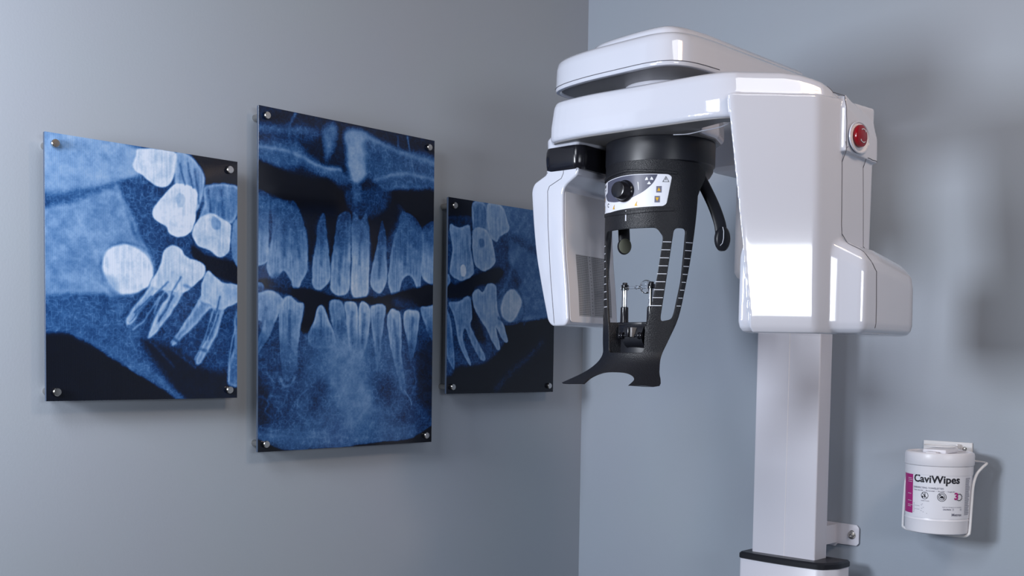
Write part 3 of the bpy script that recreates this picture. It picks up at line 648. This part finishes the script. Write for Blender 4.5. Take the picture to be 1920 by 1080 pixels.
# stop button in an oval well on the +X side
def stop_button():
    bx = .9530; cy, cz = -.484, 1.696
    c = plate_bm([[(cy+.030*math.cos(a)*(1 if True else 1), cz+.0245*math.sin(a)) for a in np.linspace(0, 2*PI, 40, endpoint=False)],
                  [(cy+.0275*math.cos(a), cz+.022*math.sin(a)) for a in np.linspace(0, 2*PI, 40, endpoint=False)]], .0012, .0004)
    f = lambda y, z, d: (bx+d+.0002+(y-cy)*.055, y, z)
    mapped(c, f); o = from_bm(c, 'button_well_rim', M['white'], gan)
    c = plate_bm([[(cy+.0275*math.cos(a), cz+.022*math.sin(a)) for a in np.linspace(0, 2*PI, 40, endpoint=False)]], .0003)
    mapped(c, lambda y, z, d: (bx-.0004+d+(y-cy)*.055, y, z)); from_bm(c, 'button_well', M['grey'], gan)
    mx = axis_mtx((bx-.006, cy-.004, cz+.001), (1, -.05, 0))
    b = lathe('stop_button', [(0, 0), (.012, 0), (.012, .004), (.0160, .006), (.0172, .009), (.0165, .0125), (.013, .0142), (0, .0148)], M['red'], mach, 36, mx)
    a = bmesh.new()
    for s in (0, PI):
        for q in ring2d(0, 0, .0095, .0108, s+.9, s+2.2, 8): a.faces.new([a.verts.new(mx @ Vector((p[0], p[1], .01515))) for p in q])
        t = s+.9
        a.faces.new([a.verts.new(mx @ Vector((r*math.cos(w), r*math.sin(w), .01515))) for r, w in ((.0082, t), (.0122, t), (.0102, t-.28))])
    flat('button_arrows', a, M['mark'], b)
stop_button()
# ------------------------------------------------------------------ sensor head
SD = Vector((-.16, .987)).normalized()
def sens_map(x, z, d):
    return (x+SD.x*d, -.650+SD.y*d, z)
SO = [(.455, 1.676), (.455, 1.669), (.426, 1.656), (.4205, 1.643), (.426, 1.585), (.434, 1.529), (.449, 1.468), (.464, 1.414), (.474, 1.4055), (.505, 1.4060), (.5115, 1.4155), (.507, 1.47), (.500, 1.526), (.4955, 1.58), (.4945, 1.637), (.501, 1.647), (.527, 1.662), (.528, 1.676)]
SO2 = rounded(SO, [.002, .006, .008, .01, .02, .02, .02, .01, .006, .006, .01, .02, .02, .02, .012, .01, .006, .002], 4)
c = plate_bm([SO2], .088, .004, res=3); mapped(c, lambda x, z, d: sens_map(x, z, d+.088))
sen = from_bm(c, 'sensor_head', M['white'], mach, 40)
st = bvh(sen)
def sp(x, z, d=-.003): return sens_map(x, z, d)
seam('sensor_seam', [sp(.4945, 1.680), sp(.4945, 1.667), sp(.490, 1.659), sp(.463, 1.648), sp(.459, 1.640), sp(.461, 1.58), sp(.468, 1.50), sp(.478, 1.42), sp(.480, 1.404)], st, M['seam'], sen, .0006)
# matt inner plate facing the patient, with its perforated field
def inner(y, z, off):   # y = distance back along the head, z = height
    zs = [1.4155, 1.47, 1.526, 1.58, 1.637]; xs = [.5115, .507, .500, .4955, .4945]
    x = float(np.interp(z, zs, xs)); return (x+SD.x*y+off*SD.y, -.650+SD.y*y-off*SD.x, z)
c = plate_bm([rounded([(.0065, 1.413), (.170, 1.413), (.170, 1.642), (.0065, 1.642)], .006)], .0004, 0, cuts_y=np.linspace(1.43, 1.63, 12))
mapped(c, lambda y, z, d: inner(y, z, .0006+d)); pl = from_bm(c, 'inner_plate', M['grey'], mach)
c = plate_bm([[(.036, 1.424), (.152, 1.424), (.152, 1.532), (.036, 1.532)]], .0002, 0, cuts_y=np.linspace(1.43, 1.53, 8))
mapped(c, lambda y, z, d: inner(y, z, .0012+d)); pf = from_bm(c, 'perforated_field', M['perfbg'], pl)
c = bmesh.new()
for i in range(26):
    for j in range(34):
        y = .039+i*.0044; z = 1.4275+j*.0031
        if 9 <= i <= 11 and not (i == 10 and j % 2): continue
        h, w_ = .0008, .0011
        c.faces.new([c.verts.new(inner(y+a, z+b, .00165)) for a, b in ((-w_, -h), (w_, -h), (w_, h), (-w_, h))])
o = flat('perforations', c, M['perf'], pl); o['kind'] = 'stuff'
# black joint between gantry and sensor
BJ = rounded([(.447, -.640), (.460, -.6535), (.527, -.6545), (.535, -.640), (.520, -.47), (.430, -.47)], [.008, .01, .008, .006, .01, .01], 5)
bm = bmesh.new(); stack(bm, BJ, [(1.672, .004), (1.6755, .0008), (1.683, -.0005), (1.694, -.0015), (1.706, -.0008), (1.712, .001)])
from_bm(bm, 'joint_band', M['gloss_black'], mach)
# ------------------------------------------------------------------ black swivel drum and chin support
T0 = Matrix.Translation((PV.x, PV.y, 0))
lathe('drum', [(0, 1.7175), (.090, 1.7175), (.0925, 1.715), (.0930, 1.710), (.0930, 1.680), (.0925, 1.6765), (.0900, 1.6745), (.0895, 1.668), (.0850, 1.660), (.078, 1.655), (0, 1.655)], M['black'], mach, 80, T0)
D2R = PI/180
def shell(r0):
    def f(s, z, d):
        r = r0+d; a = s*D2R/100*1.0
        zz = z
        x = r*math.sin(a); y = -r*math.cos(a)
        if z < 1.365:
            t = (1.365-z)/.057; t = max(0, t)**1.9; q = abs(s/100)
            fw = float(np.interp(q, [0, 12, 26, 42], [.045, .05, .055, .062])); lt = float(np.interp(q, [0, 12, 26, 42], [0, .003, .0115, .042]))
            y -= fw*t; x += lt*t*(1 if s > 0 else -1)
        return (PV.x+x, PV.y+y, zz)
    return f
# outlines authored in (azimuth x 100 degrees, height) -- scaled so both axes are comparable
KS = 100.0
def az(P): return [(a*KS, z*1.0) for a, z in P]
def mirror(P): return P+[(-a, z) for a, z in reversed(P)]
out_r = [(80, 1.672), (79.5, 1.62), (77, 1.575), (72, 1.52), (66, 1.47), (59, 1.42), (49, 1.383), (41.5, 1.355), (41, 1.33), (42, 1.3085), (25.5, 1.3075), (24, 1.3085), (25, 1.317), (20, 1.3235), (10, 1.3275)]
def scaled(P): return [(a*.0016, z) for a, z in P]           # ~mm of arc, so curve bevels behave
UNS = .0016
def shell_map(r0):
    f = shell(r0)
    return lambda x, z, d: f(x/UNS*100, z, d)
outline = [Vector(p) for p in scaled(mirror(out_r))]
outline = smoothpoly(outline, 4)
win = mirror([(34, 1.5655), (40.5, 1.552), (40.5, 1.545), (36, 1.49), (30, 1.435), (26, 1.410), (24, 1.395), (23.5, 1.366), (21.5, 1.361)])
win = rounded(scaled(win), [.006, .006, .01, .01, .01, .01, .01, .002, .003]+[.003, .002, .01, .01, .01, .01, .006, .006, .006], 4)
def slot(sg): 
    return rounded(scaled([(sg*a, z) for a, z in [(52, 1.5655), (65.5, 1.5655), (61, 1.48), (54, 1.427), (51.5, 1.4165), (40.5, 1.413), (40, 1.42), (45, 1.48)]]), [.008, .008, .01, .008, .006, .004, .008, .02], 4)
cx = list(np.arange(-80, 81, 2.5)*UNS); cy = list(np.arange(1.305, 1.385, .004))+list(np.arange(1.39, 1.67, .01))
c = plate_bm([outline, win, slot(1), slot(-1)], .0022, .0009, cx, cy)
mapped(c, shell_map(.0900)); sup = from_bm(c, 'chin_support_shell', M['pebble'], mach, 40)
SM = shell_map(.0900)
# raised brow above the label, and the recess at its foot
def bent_bar(name, P, r0, half, m, parent, bev=.0005, cutz=()):
    c = plate_bm([P], half, bev, cx, list(cutz)); mapped(c, shell_map(r0)); return from_bm(c, name, m, parent, 40)
bent_bar('brow_ridge', rounded(scaled([(-54, 1.6565), (0, 1.6635), (54, 1.6565), (54, 1.6515), (0, 1.6585), (-54, 1.6515)]), .002), .0925, .0018, M['pebble'], sup, .001)
bent_bar('lower_ridge', rounded(scaled([(-52, 1.5985), (0, 1.5945), (52, 1.5985), (52, 1.5925), (0, 1.5885), (-52, 1.5925)]), .002), .0922, .0012, M['pebble'], sup, .0009)
bent_bar('recess_back', rounded(scaled([(-26, 1.352), (26, 1.352), (27.5, 1.412), (-27.5, 1.412)]), .002), .067, .0012, M['black'], sup)
for sg in (-1, 1):
    v = []; f = []
    zs = np.linspace(1.358, 1.412, 8)
    for z in zs:
        a = float(np.interp(z, [1.36, 1.395, 1.41], [23.5, 24, 25.5]))*UNS*sg
        v += [SM(a*1.0, z, .001), shell_map(.0660)(a, z, 0)]
    for i in range(len(zs)-1): f.append((2*i, 2*i+1, 2*i+3, 2*i+2))
    pyd('recess_side', v, f, M['pebble'], sup)
v = []; f = []
for i in range(11):
    a = (-23+4.6*i)*UNS; v += [SM(a, 1.361, .001), shell_map(.0660)(a, 1.361, 0)]
    if i < 10: f.append((2*i, 2*i+2, 2*i+3, 2*i+1))
pyd('recess_sill', v, f, M['pebble'], sup)
# control label
LR = .0924
def on_shell(extra): return lambda x, z: shell_map(LR)(x, z, extra)
LP_ = rounded(scaled([(-52, 1.6475), (0, 1.6540), (45, 1.6520), (48.5, 1.648), (43.5, 1.604), (40, 1.6005), (0, 1.5985), (-52, 1.594)]), [.002, .02, .004, .003, .004, .002, .02, .001], 4)
c = plate_bm([LP_], .0008, .0003, cx); mapped(c, shell_map(.0918)); lab = from_bm(c, 'control_label', M['labelw'], mach, 40)
c = bmesh.new()
P = rounded(scaled([(-34, 1.6485), (0, 1.6530), (34, 1.6515), (30, 1.638), (20, 1.624), (4, 1.6135), (-14, 1.6105), (-34, 1.6165), (-41.5, 1.628), (-34, 1.631)]), [.001, .02, .001, .02, .02, .02, .02, .01, .001, .002], 5)
poly_bm(c, [(p.x, p.y) for p in P], on_shell(.0004), 24); flat('label_slate_field', c, M['labelg'], lab)
c = bmesh.new()
def sq(cx_, z, w=.0042, h=.0052): poly_bm(c, [(cx_-w, z-h), (cx_+w, z-h), (cx_+w, z+h), (cx_-w, z+h)], on_shell(.0006), 3)
c.free()
for a in (35.5, -46):
    z1, z2 = (1.6275, 1.6115) if a > 0 else (1.6225, 1.606)
    b = (a-1.5)*UNS
    for u, zz, sgn in ((a*UNS, z1, 1), (b, z2, -1)):
        c = bmesh.new(); sq(u, zz); flat('arrow_key', c, M['inkgrey'], lab)
        c = bmesh.new(); poly_bm(c, [(u-.0028, zz-.0028*sgn), (u+.0028, zz-.0028*sgn), (u, zz+.0034*sgn)], on_shell(.0009)); flat('key_arrow', c, M['yellow'], lab)
for a, z in ((-18, 1.6035), (12, 1.6050)):
    c = bmesh.new(); poly_bm(c, [(a*UNS-.0028, z-.003), (a*UNS+.0026, z-.0034), (a*UNS+.001, z), (a*UNS+.0022, z+.005), (a*UNS-.0006, z+.001)], on_shell(.0009))
    flat('dial_arrow', c, M['yellow'], lab)
c = bmesh.new()   # trefoil and the dial mark
for q in range(3):
    t = PI/2+q*2*PI/3+PI; u0, v0 = 25.5*UNS+.0052*math.cos(t), 1.6425+.0052*math.sin(t)
    t2 = math.atan2(v0-1.6425, u0-25.5*UNS)
    pts = [(25.5*UNS+.0016*math.cos(t2), 1.6425+.0016*math.sin(t2))]+[(25.5*UNS+.0068*math.cos(t2+k), 1.6425+.0068*math.sin(t2+k)) for k in (-.5, 0, .5)]
    poly_bm(c, pts, on_shell(.0008))
flat('trefoil_mark', c, M['labelw'], lab); c = bmesh.new()
poly_bm(c, [(13.4*UNS, 1.641), (14.4*UNS, 1.640), (15*UNS, 1.628), (14.6*UNS, 1.627)], on_shell(.0008))
flat('dial_mark', c, M['labelw'], lab); c = bmesh.new()
poly_bm(c, [(-48*UNS, 1.6325), (-38.5*UNS, 1.6345), (-38.5*UNS, 1.6475), (-48*UNS, 1.6455)], on_shell(.0008), 4)
flat('model_tag', c, M['labelw'], lab)
c = bmesh.new()
def tri_out(cx_, cz_, r, w):
    O = [(cx_+r*math.cos(PI/2+k*2*PI/3), cz_+r*math.sin(PI/2+k*2*PI/3)) for k in range(3)]
    I = [(cx_+(r-w)*math.cos(PI/2+k*2*PI/3), cz_+(r-w)*math.sin(PI/2+k*2*PI/3)) for k in range(3)]
    for k in range(3): poly_bm(c, [O[k], O[(k+1) % 3], I[(k+1) % 3], I[k]], on_shell(.0009), 2)
tri_out(42.2*UNS, 1.6425, .0062, .0013)
poly_bm(c, [(42.2*UNS-.0004, 1.642), (42.2*UNS+.0004, 1.642), (42.2*UNS+.0004, 1.6455), (42.2*UNS-.0004, 1.6455)], on_shell(.0009))
flat('warning_triangle', c, M['dark'], lab); c = bmesh.new()
for k in range(7): poly_bm(c, [((-47+k*1.15)*UNS, 1.6395+k*.0002), ((-46.3+k*1.15)*UNS, 1.6395+k*.0002), ((-46.3+k*1.15)*UNS, 1.6445+k*.0002), ((-47+k*1.15)*UNS, 1.6445+k*.0002)], on_shell(.0010))
poly_bm(c, [(-43*UNS, 1.6348), (-39.5*UNS, 1.6355), (-39.5*UNS, 1.6378), (-43*UNS, 1.637)], on_shell(.0010))
flat('tag_lettering', c, M['dark'], lab); c = bmesh.new()
for q in ring2d(-30*UNS, 1.609, .0024, .0034, .3, 2*PI-.8, 14): poly_bm(c, q, on_shell(.0010))
flat('head_symbol', c, M['dark'], lab)
# knob
kb = axis_mtx((PV.x-.003, PV.y-.0905, 1.6275), (0, -1, .02))
lathe('control_knob', [(0, 0), (.0178, 0), (.0182, .002), (.0182, .004), (.0165, .0055), (.0152, .008), (.0140, .019), (.0130, .0215), (.011, .0222), (0, .0215)], M['gloss_black'], mach, 40, kb)
bent_bar('centre_tick', scaled([(-.7, 1.5785), (.7, 1.5785), (.7, 1.5955), (-.7, 1.5955)]), .0922, .0004, M['mark'], sup, 0)
# the white rule marks on the struts
k = 0
for sg in (1, -1):
    for i in range(9):
        z = 1.5425-i*.0130
        sl = float(np.interp(z, [1.42, 1.48, 1.5655], [40, 45, 52])); wl = float(np.interp(z, [1.41, 1.435, 1.49, 1.545], [25.5, 28.5, 34.5, 40]))
        sr = float(np.interp(z, [1.427, 1.48, 1.5655], [54, 61, 65.5])); eo = float(np.interp(z, [1.42, 1.47, 1.52, 1.575], [59, 66, 72, 77]))
        for a, b in ((wl+.8, sl-.8), (sr+.8, eo-.8)):
            a, b = sg*a, sg*b; a, b = min(a, b), max(a, b)
            bent_bar('rule_mark', scaled([(a, z-.0006), (b, z-.0006), (b, z+.0006), (a, z+.0006)]), .0923, .0002, M['mark'], sup, 0)
# temple rests
def strap_bm(path, w, t, wdir):
    P = smoothpoly(path, 6, False); c = bmesh.new(); R_ = []
    for i, p in enumerate(P):
        tt = (P[min(i+1, len(P)-1)]-P[max(i-1, 0)]).normalized(); wd = Vector(wdir); wd = (wd-tt*wd.dot(tt)).normalized(); nn = tt.cross(wd)
        R_.append([c.verts.new(p+wd*w*math.cos(a)+nn*t*math.sin(a)) for a in np.linspace(0, 2*PI, 12, endpoint=False)])
    for a, b in zip(R_, R_[1:]):
        for q in range(12): c.faces.new((a[q], a[(q+1) % 12], b[(q+1) % 12], b[q]))
    c.faces.new(R_[0][::-1]); c.faces.new(R_[-1]); return c
VR = Vector((.725, .689, 0))
def temple(path, wdir, pad_n, padm, name, pw=.0140, ph=.0205):
    c = strap_bm(path, .0100, .0035, wdir); o = from_bm(c, 'temple_rest', M['black'], mach, 60)
    e = Vector(path[-1]); c = bmesh.new()
    mx = axis_mtx(e, pad_n)
    lathe_bm(c, [(0, -.007), (.010, -.007), (.0125, -.004), (.0125, .002), (.010, .0045), (0, .0045)], 28)
    for v in c.verts: v.co = mx @ Vector((v.co.x*pw/.0125, v.co.y*ph/.0125, v.co.z))
    pd = from_bm(c, 'pad_holder', M['black'], o, 50)
    return o, mx, pd
o, mx, pd = temple([(.690, -.530, 1.66), (.699, -.524, 1.640), (.713, -.517, 1.608), (.722, -.512, 1.58), (.724, -.510, 1.565), (.7250, -.508, 1.553)], VR, (-.8, .35, 0), M['pad'], 'r')
ow, mw, pdw = temple([(.560, -.565, 1.64), (.553, -.556, 1.60), (.550, -.549, 1.57), (.5485, -.545, 1.548)], (.8, .6, 0), (.75, -.66, 0), M['pad'], 'l', .0120, .0145)
lathe('pad', [(0, .0046), (.0104, .0046), (.0104, .0062), (.009, .0072), (0, .0074)], M['pad'], ow, 28, mw @ Matrix.Diagonal((1.05, 1.25, 1, 1)))
tube('pad_wire', [mx @ Vector(p) for p in [(.004, .019, -.0073), (.002, .012, -.0076), (.002, 0, -.0076), (.004, -.008, -.0076), (.008, -.012, -.0074)]], .0007, M['mark'], o, 6)
# bite rest
def post(x, y):
    c = lathe('bite_post', [(0, 1.437), (.0046, 1.437), (.0046, 1.468), (0, 1.468)], M['chrome2'], mach, 20, Matrix.Translation((x, y, 0)))
    lathe('post_sleeve', [(0, 1.409), (.0075, 1.409), (.0075, 1.4125), (.0070, 1.4135), (.0066, 1.4375), (.0045, 1.439), (0, 1.439)], M['gloss_black'], c, 24, Matrix.Translation((x, y, 0)))
    lathe('post_cap', [(0, 1.466), (.0042, 1.466), (.0042, 1.4785), (.0036, 1.4795), (0, 1.4795)], M['gloss_black'], c, 20, Matrix.Translation((x, y, 0)))
    lathe('clear_collar', [(.0046, 1.466), (.0070, 1.467), (.0076, 1.471), (.0066, 1.4755), (.0046, 1.476)], M['clear'], c, 24, Matrix.Translation((x, y, 0)))
PA, PB = (.5925, -.598), (.6480, -.598)
post(*PA); post(*PB)
c = bmesh.new(); tube_bm(c, [(PA[0]+.006, PA[1], 1.471), (PB[0]-.006, PB[1], 1.471)], .0022, 12)
tube_bm(c, [(PA[0]+.022, PA[1], 1.471), (PA[0]+.024, PA[1], 1.471), (PA[0]+.030, PA[1], 1.471)], [.002, .0034, .0026], 12)
lathe_bm(c, [(.004, -.004), (.009, -.003), (.0115, 0), (.009, .003), (.004, .004)], 28, axis_mtx((PB[0]-.012, PB[1]+.002, 1.4715), (.35, -.9, 0)))
from_bm(c, 'clear_bite_bar', M['clear'], mach, 60)
bite = box('bite_holder', (PA[0]-.002, -.613, 1.384), (PB[0]+.006, -.590, 1.408), M['gloss_black'], mach, .002)
box('crossbar', (PA[0]-.010, -.606, 1.4055), (PB[0]+.010, -.592, 1.4125), M['gloss_black'], bite, .0015)
c = bmesh.new(); lathe_bm(c, [(0, -.020), (.021, -.020), (.021, .020), (0, .020)], 36, axis_mtx((.627, -.600, 1.389), (1, 0, 0)), )
from_bm(c, 'cradle', M['black'], bite)
for x in (.6035, .6085, .6425, .6475):
    lathe('clamp_wheel', [(0, -.0018), (.0055, -.0018), (.006, 0), (.0055, .0018), (0, .0018)], M['gloss_black'], bite, 20, axis_mtx((x, -.6215, 1.3895), (1, 0, 0)))
tube('clamp_axle', [(.601, -.6215, 1.3895), (.650, -.6215, 1.3895)], .0022, M['black'], bite, 10)
box('clamp_lever', (.620, -.629, 1.387), (.6255, -.610, 1.403), M['gloss_black'], bite, .001)
box('clamp_lever', (.6285, -.629, 1.387), (.633, -.610, 1.403), M['under'], bite, .001)
# ------------------------------------------------------------------ wipes canister in its wire holder
CX, CY = .9265, -.0765
can = empty('wipes_canister', 'white round tub of disinfecting wipes with purple label strip, in wall holder', 'wipes canister', (CX, CY, 1.040))
Z0 = 1.040
def zc(z): return z-Z0
prof = [(0, 1.0415), (.052, 1.0415), (.0555, 1.043), (.0562, 1.047), (.0565, 1.064), (.0572, 1.0665), (.0563, 1.069), (.0575, 1.146), (.0586, 1.149), (.0588, 1.1505), (.0590, 1.163), (.0592, 1.165), (0, 1.165)]
lathe('tub', [(r, zc(z)) for r, z in prof], M['canister'], can, 72)
lid = lathe('lid', [(.0596, zc(1.1655)), (.0604, zc(1.167)), (.0604, zc(1.183)), (.0594, zc(1.187)), (.0570, zc(1.189)), (.0545, zc(1.1885)), (.0530, zc(1.1865)), (.020, zc(1.1865)), (0, zc(1.1865)),], M['canister'], can, 72)
box('flip_cap', (-.020, -.030, zc(1.1865)), (.024, .028, zc(1.1945)), M['canister'], lid, .003)
box('flip_cap_latch', (-.008, -.045, zc(1.1865)), (.012, -.031, zc(1.1905)), M['canister'], lid, .002)
RL = .0580
def rad(z): return float(np.interp(z, [1.064, 1.069, 1.146], [.0568, .0566, .0578]))
VA = 22.0        # azimuth that faces the viewer, degrees from -Y towards +X
def on_can(e):
    def f(x, z):      # x = metres of arc from the facing azimuth
        a = math.radians(VA)+x/RL; r = rad(z+Z0)+e
        return (r*math.sin(a), -r*math.cos(a), z)
    return f
c = bmesh.new(); poly_bm(c, [(-.095, zc(1.0705)), (.080, zc(1.0705)), (.080, zc(1.1490)), (-.095, zc(1.1490))], on_can(.0002), 48)
plab = flat('paper_label', c, M['labelw'], can)
def px(x): return RL*math.asin(max(-.985, min(.985, (x-1757)/61.0)))
def pz(y, x=1757): return zc(1.1900-(y-849)/1078.0)
c = bmesh.new(); poly_bm(c, [(-.0850, zc(1.0765)), (-.0495, zc(1.0765)), (-.0495, zc(1.1480)), (-.0850, zc(1.1480))], on_can(.0004), 10); strip = flat('purple_strip', c, M['pinkink'], plab)
def lettering(name, items, m, e=.0006, nx=0):
    c = bmesh.new()
    for s, size, x, z, bold in items:
        t, w = text_bm(s, size, bold)
        merge(c, t, lambda a, b: on_can(e)(x+a*1.0, z+b))
    return flat(name, c, m, plab)
def fit(s, w, x, z, bold=0):
    t, ww = text_bm(s, .01, 0); t.free(); sz = .01*w/ww; return (s, sz, x, z, bold)
lettering('printed_name', [fit('CaviWipes', .0830, -.0460, zc(1.1355), .0005)], M['dark'])
lettering('printed_subtitle', [fit('DISINFECTING TOWELETTES', .0560, -.0470, zc(1.1240), .00003)], M['inkgrey'])
lettering('printed_claims', [fit('Tuberculocidal  •  Bactericidal  •  Virucidal  •  Fungicidal', .0760, -.0470, zc(1.1195))], M['inkgrey'])
lettering('printed_symbol_note', [fit('DON\'T FLUSH', .0150, -.0300, zc(1.1010))], M['inkgrey'])
lettering('printed_warning', [fit('KEEP OUT OF REACH OF CHILDREN', .0360, .0080, zc(1.0915))], M['inkgrey'])
lettering('printed_caution', [fit('CAUTION', .0140, .0090, zc(1.0870), .0001)], M['inkgrey'])
lettering('printed_maker', [fit('Metrex', .0200, .0250, zc(1.0765), .00012)], M['inkgrey'])
c = bmesh.new()
def add(P, e=.0006, nx=1): poly_bm(c, P, on_can(e), nx)
for x0, z0, r in ((-.0235, 1.1040, .0068), (.0065, 1.1030, .0080), (.0065, 1.1030, .0055)):
    for q in ring2d(x0, zc(z0), r-.0009, r): add(q)
add([(-.0245, zc(1.1000)), (-.0225, zc(1.1000)), (-.0220, zc(1.1060)), (-.0250, zc(1.1060))]); 
for q in ring2d(-.0230, zc(1.1078), 0.0001, .0011, n=10): add(q)
add([(-.0285, zc(1.0995)), (-.0262, zc(1.0995)), (-.0258, zc(1.1030)), (-.0289, zc(1.1030))])
for x0 in (-.0235, .0065): add([(x0-.0048, zc(1.1077)), (x0-.0040, zc(1.1085)), (x0+.0048, zc(1.0995)), (x0+.0040, zc(1.0987))])
add([(.0030, zc(1.1020)), (.0050, zc(1.1048)), (.0085, zc(1.1050)), (.0102, zc(1.1025)), (.0085, zc(1.1008)), (.0045, zc(1.1008))])
for q in ring2d(.0385, zc(1.1030), .0050, .0061, -2.2, 2.2, 24): add(q)
for t in np.linspace(-2.2, 2.2, 10):
    a, b = math.cos(t), math.sin(t); add([(.0385+.006*a-.0004*b, zc(1.103)+.006*b+.0004*a), (.0385+.0075*a-.0004*b, zc(1.103)+.0075*b+.0004*a), (.0385+.0075*a+.0004*b, zc(1.103)+.0075*b-.0004*a), (.0385+.006*a+.0004*b, zc(1.103)+.006*b-.0004*a)])
for v in c.verts: v.co.z += .0075
flat('printed_symbols', c, M['dark'], plab)
lettering('printed_number', [fit('3', .0062, .0285, zc(1.1065), .0006)], M['pinkink'], .0009)
rnd = random.Random(4)
c = bmesh.new()
for i in range(9):
    z = zc(1.0955-i*.0021); w = rnd.uniform(.018, .030) if i not in (2, 5) else .014
    add([(-.0470, z), (-.0470+w, z), (-.0470+w, z+.0005), (-.0470, z+.0005)])
flat('printed_table', c, M['inkgrey'], plab); c = bmesh.new()
for i in range(3): add([(.026, zc(1.0893-i*.0014)), (.0445, zc(1.0893-i*.0014)), (.0445, zc(1.0898-i*.0014)), (.026, zc(1.0898-i*.0014))])
flat('printed_caution_lines', c, M['inkgrey'], plab); c = bmesh.new()
for i in range(34):
    z = zc(1.1440-i*.0020); w = rnd.uniform(.010, .0145); add([(.0520, z), (.0520+w, z), (.0520+w, z+.0008), (.0520, z+.0008)], nx=2)
flat('printed_side_text', c, M['inkgrey'], plab)
c = bmesh.new()
for i, z in enumerate((1.140, 1.137, 1.1335, 1.1115, 1.0985, 1.091, 1.088)):
    c = bmesh.new()
    w = rnd.uniform(.010, .016); add([(-.0640, zc(z)), (-.0640+w, zc(z)), (-.0640+w, zc(z+.0008)), (-.0640, zc(z+.0008))], .0007, 3)
    flat('strip_text', c, M['mark'], plab)
# holder
hold = empty('wire_wall_holder', 'white coated wire holder with screw plate, fixed to wall behind wipes tub', 'holder', (.910, 0, 1.18))
def rel(P): return [Vector((x-.910, y, z-1.18)) for x, y, z in P]
c = bmesh.new(); box_bm(c, (.8640-.91, -.0035, 1.1665-1.18), (.9575-.91, -.0002, 1.2025-1.18), .0008, 1)
pltt = from_bm(c, 'back_plate', M['wire'], hold)
lathe('screw', [(0, 0), (.0042, 0), (.0040, .0012), (.002, .002), (0, .002)], M['chrome'], pltt, 20, axis_mtx((.9435-.91, -.0035, 1.1905-1.18), (0, -1, 0)))
box('plate_tab', (.931-.91, -.018, 1.1905-1.18), (.936-.91, -.003, 1.1995-1.18), M['wire'], pltt, .001)
R = .0026
def wire(P, closed=False): 
    c = bmesh.new(); tube_bm(c, smoothpoly(rel(P), 8, False), R, 12); return from_bm(c, 'wire', M['wire'], hold, 70)
wire([(.9480, -.004, 1.1690), (.972, -.014, 1.1690), (.9920, -.028, 1.1690), (.9975, -.040, 1.1680), (.9950, -.052, 1.1620), (.9895, -.062, 1.150), (.9868, -.069, 1.130), (.9862, -.072, 1.10), (.9855, -.075, 1.05), (.9835, -.077, 1.0405), (.975, -.078, 1.0370), (.950, -.079, 1.0365), (.905, -.079, 1.0365), (.880, -.078, 1.0370), (.863, -.076, 1.0405), (.8600, -.074, 1.050), (.8605, -.072, 1.10), (.8615, -.070, 1.130), (.8630, -.060, 1.150), (.8640, -.045, 1.162), (.867, -.020, 1.168), (.875, -.004, 1.169)])
wire([(.905, -.004, 1.169), (.905, -.006, 1.10), (.905, -.010, 1.05), (.907, -.025, 1.0375), (.9085, -.060, 1.0365), (.9085, -.082, 1.0368)])
tube('cap_ring', rel([(.9265+.030*math.cos(a)-.008, -.055+.022*math.sin(a), 1.1975) for a in np.linspace(0, 2*PI, 33)]), .0014, M['wire'], hold, 8)
bpy.context.view_layer.update()
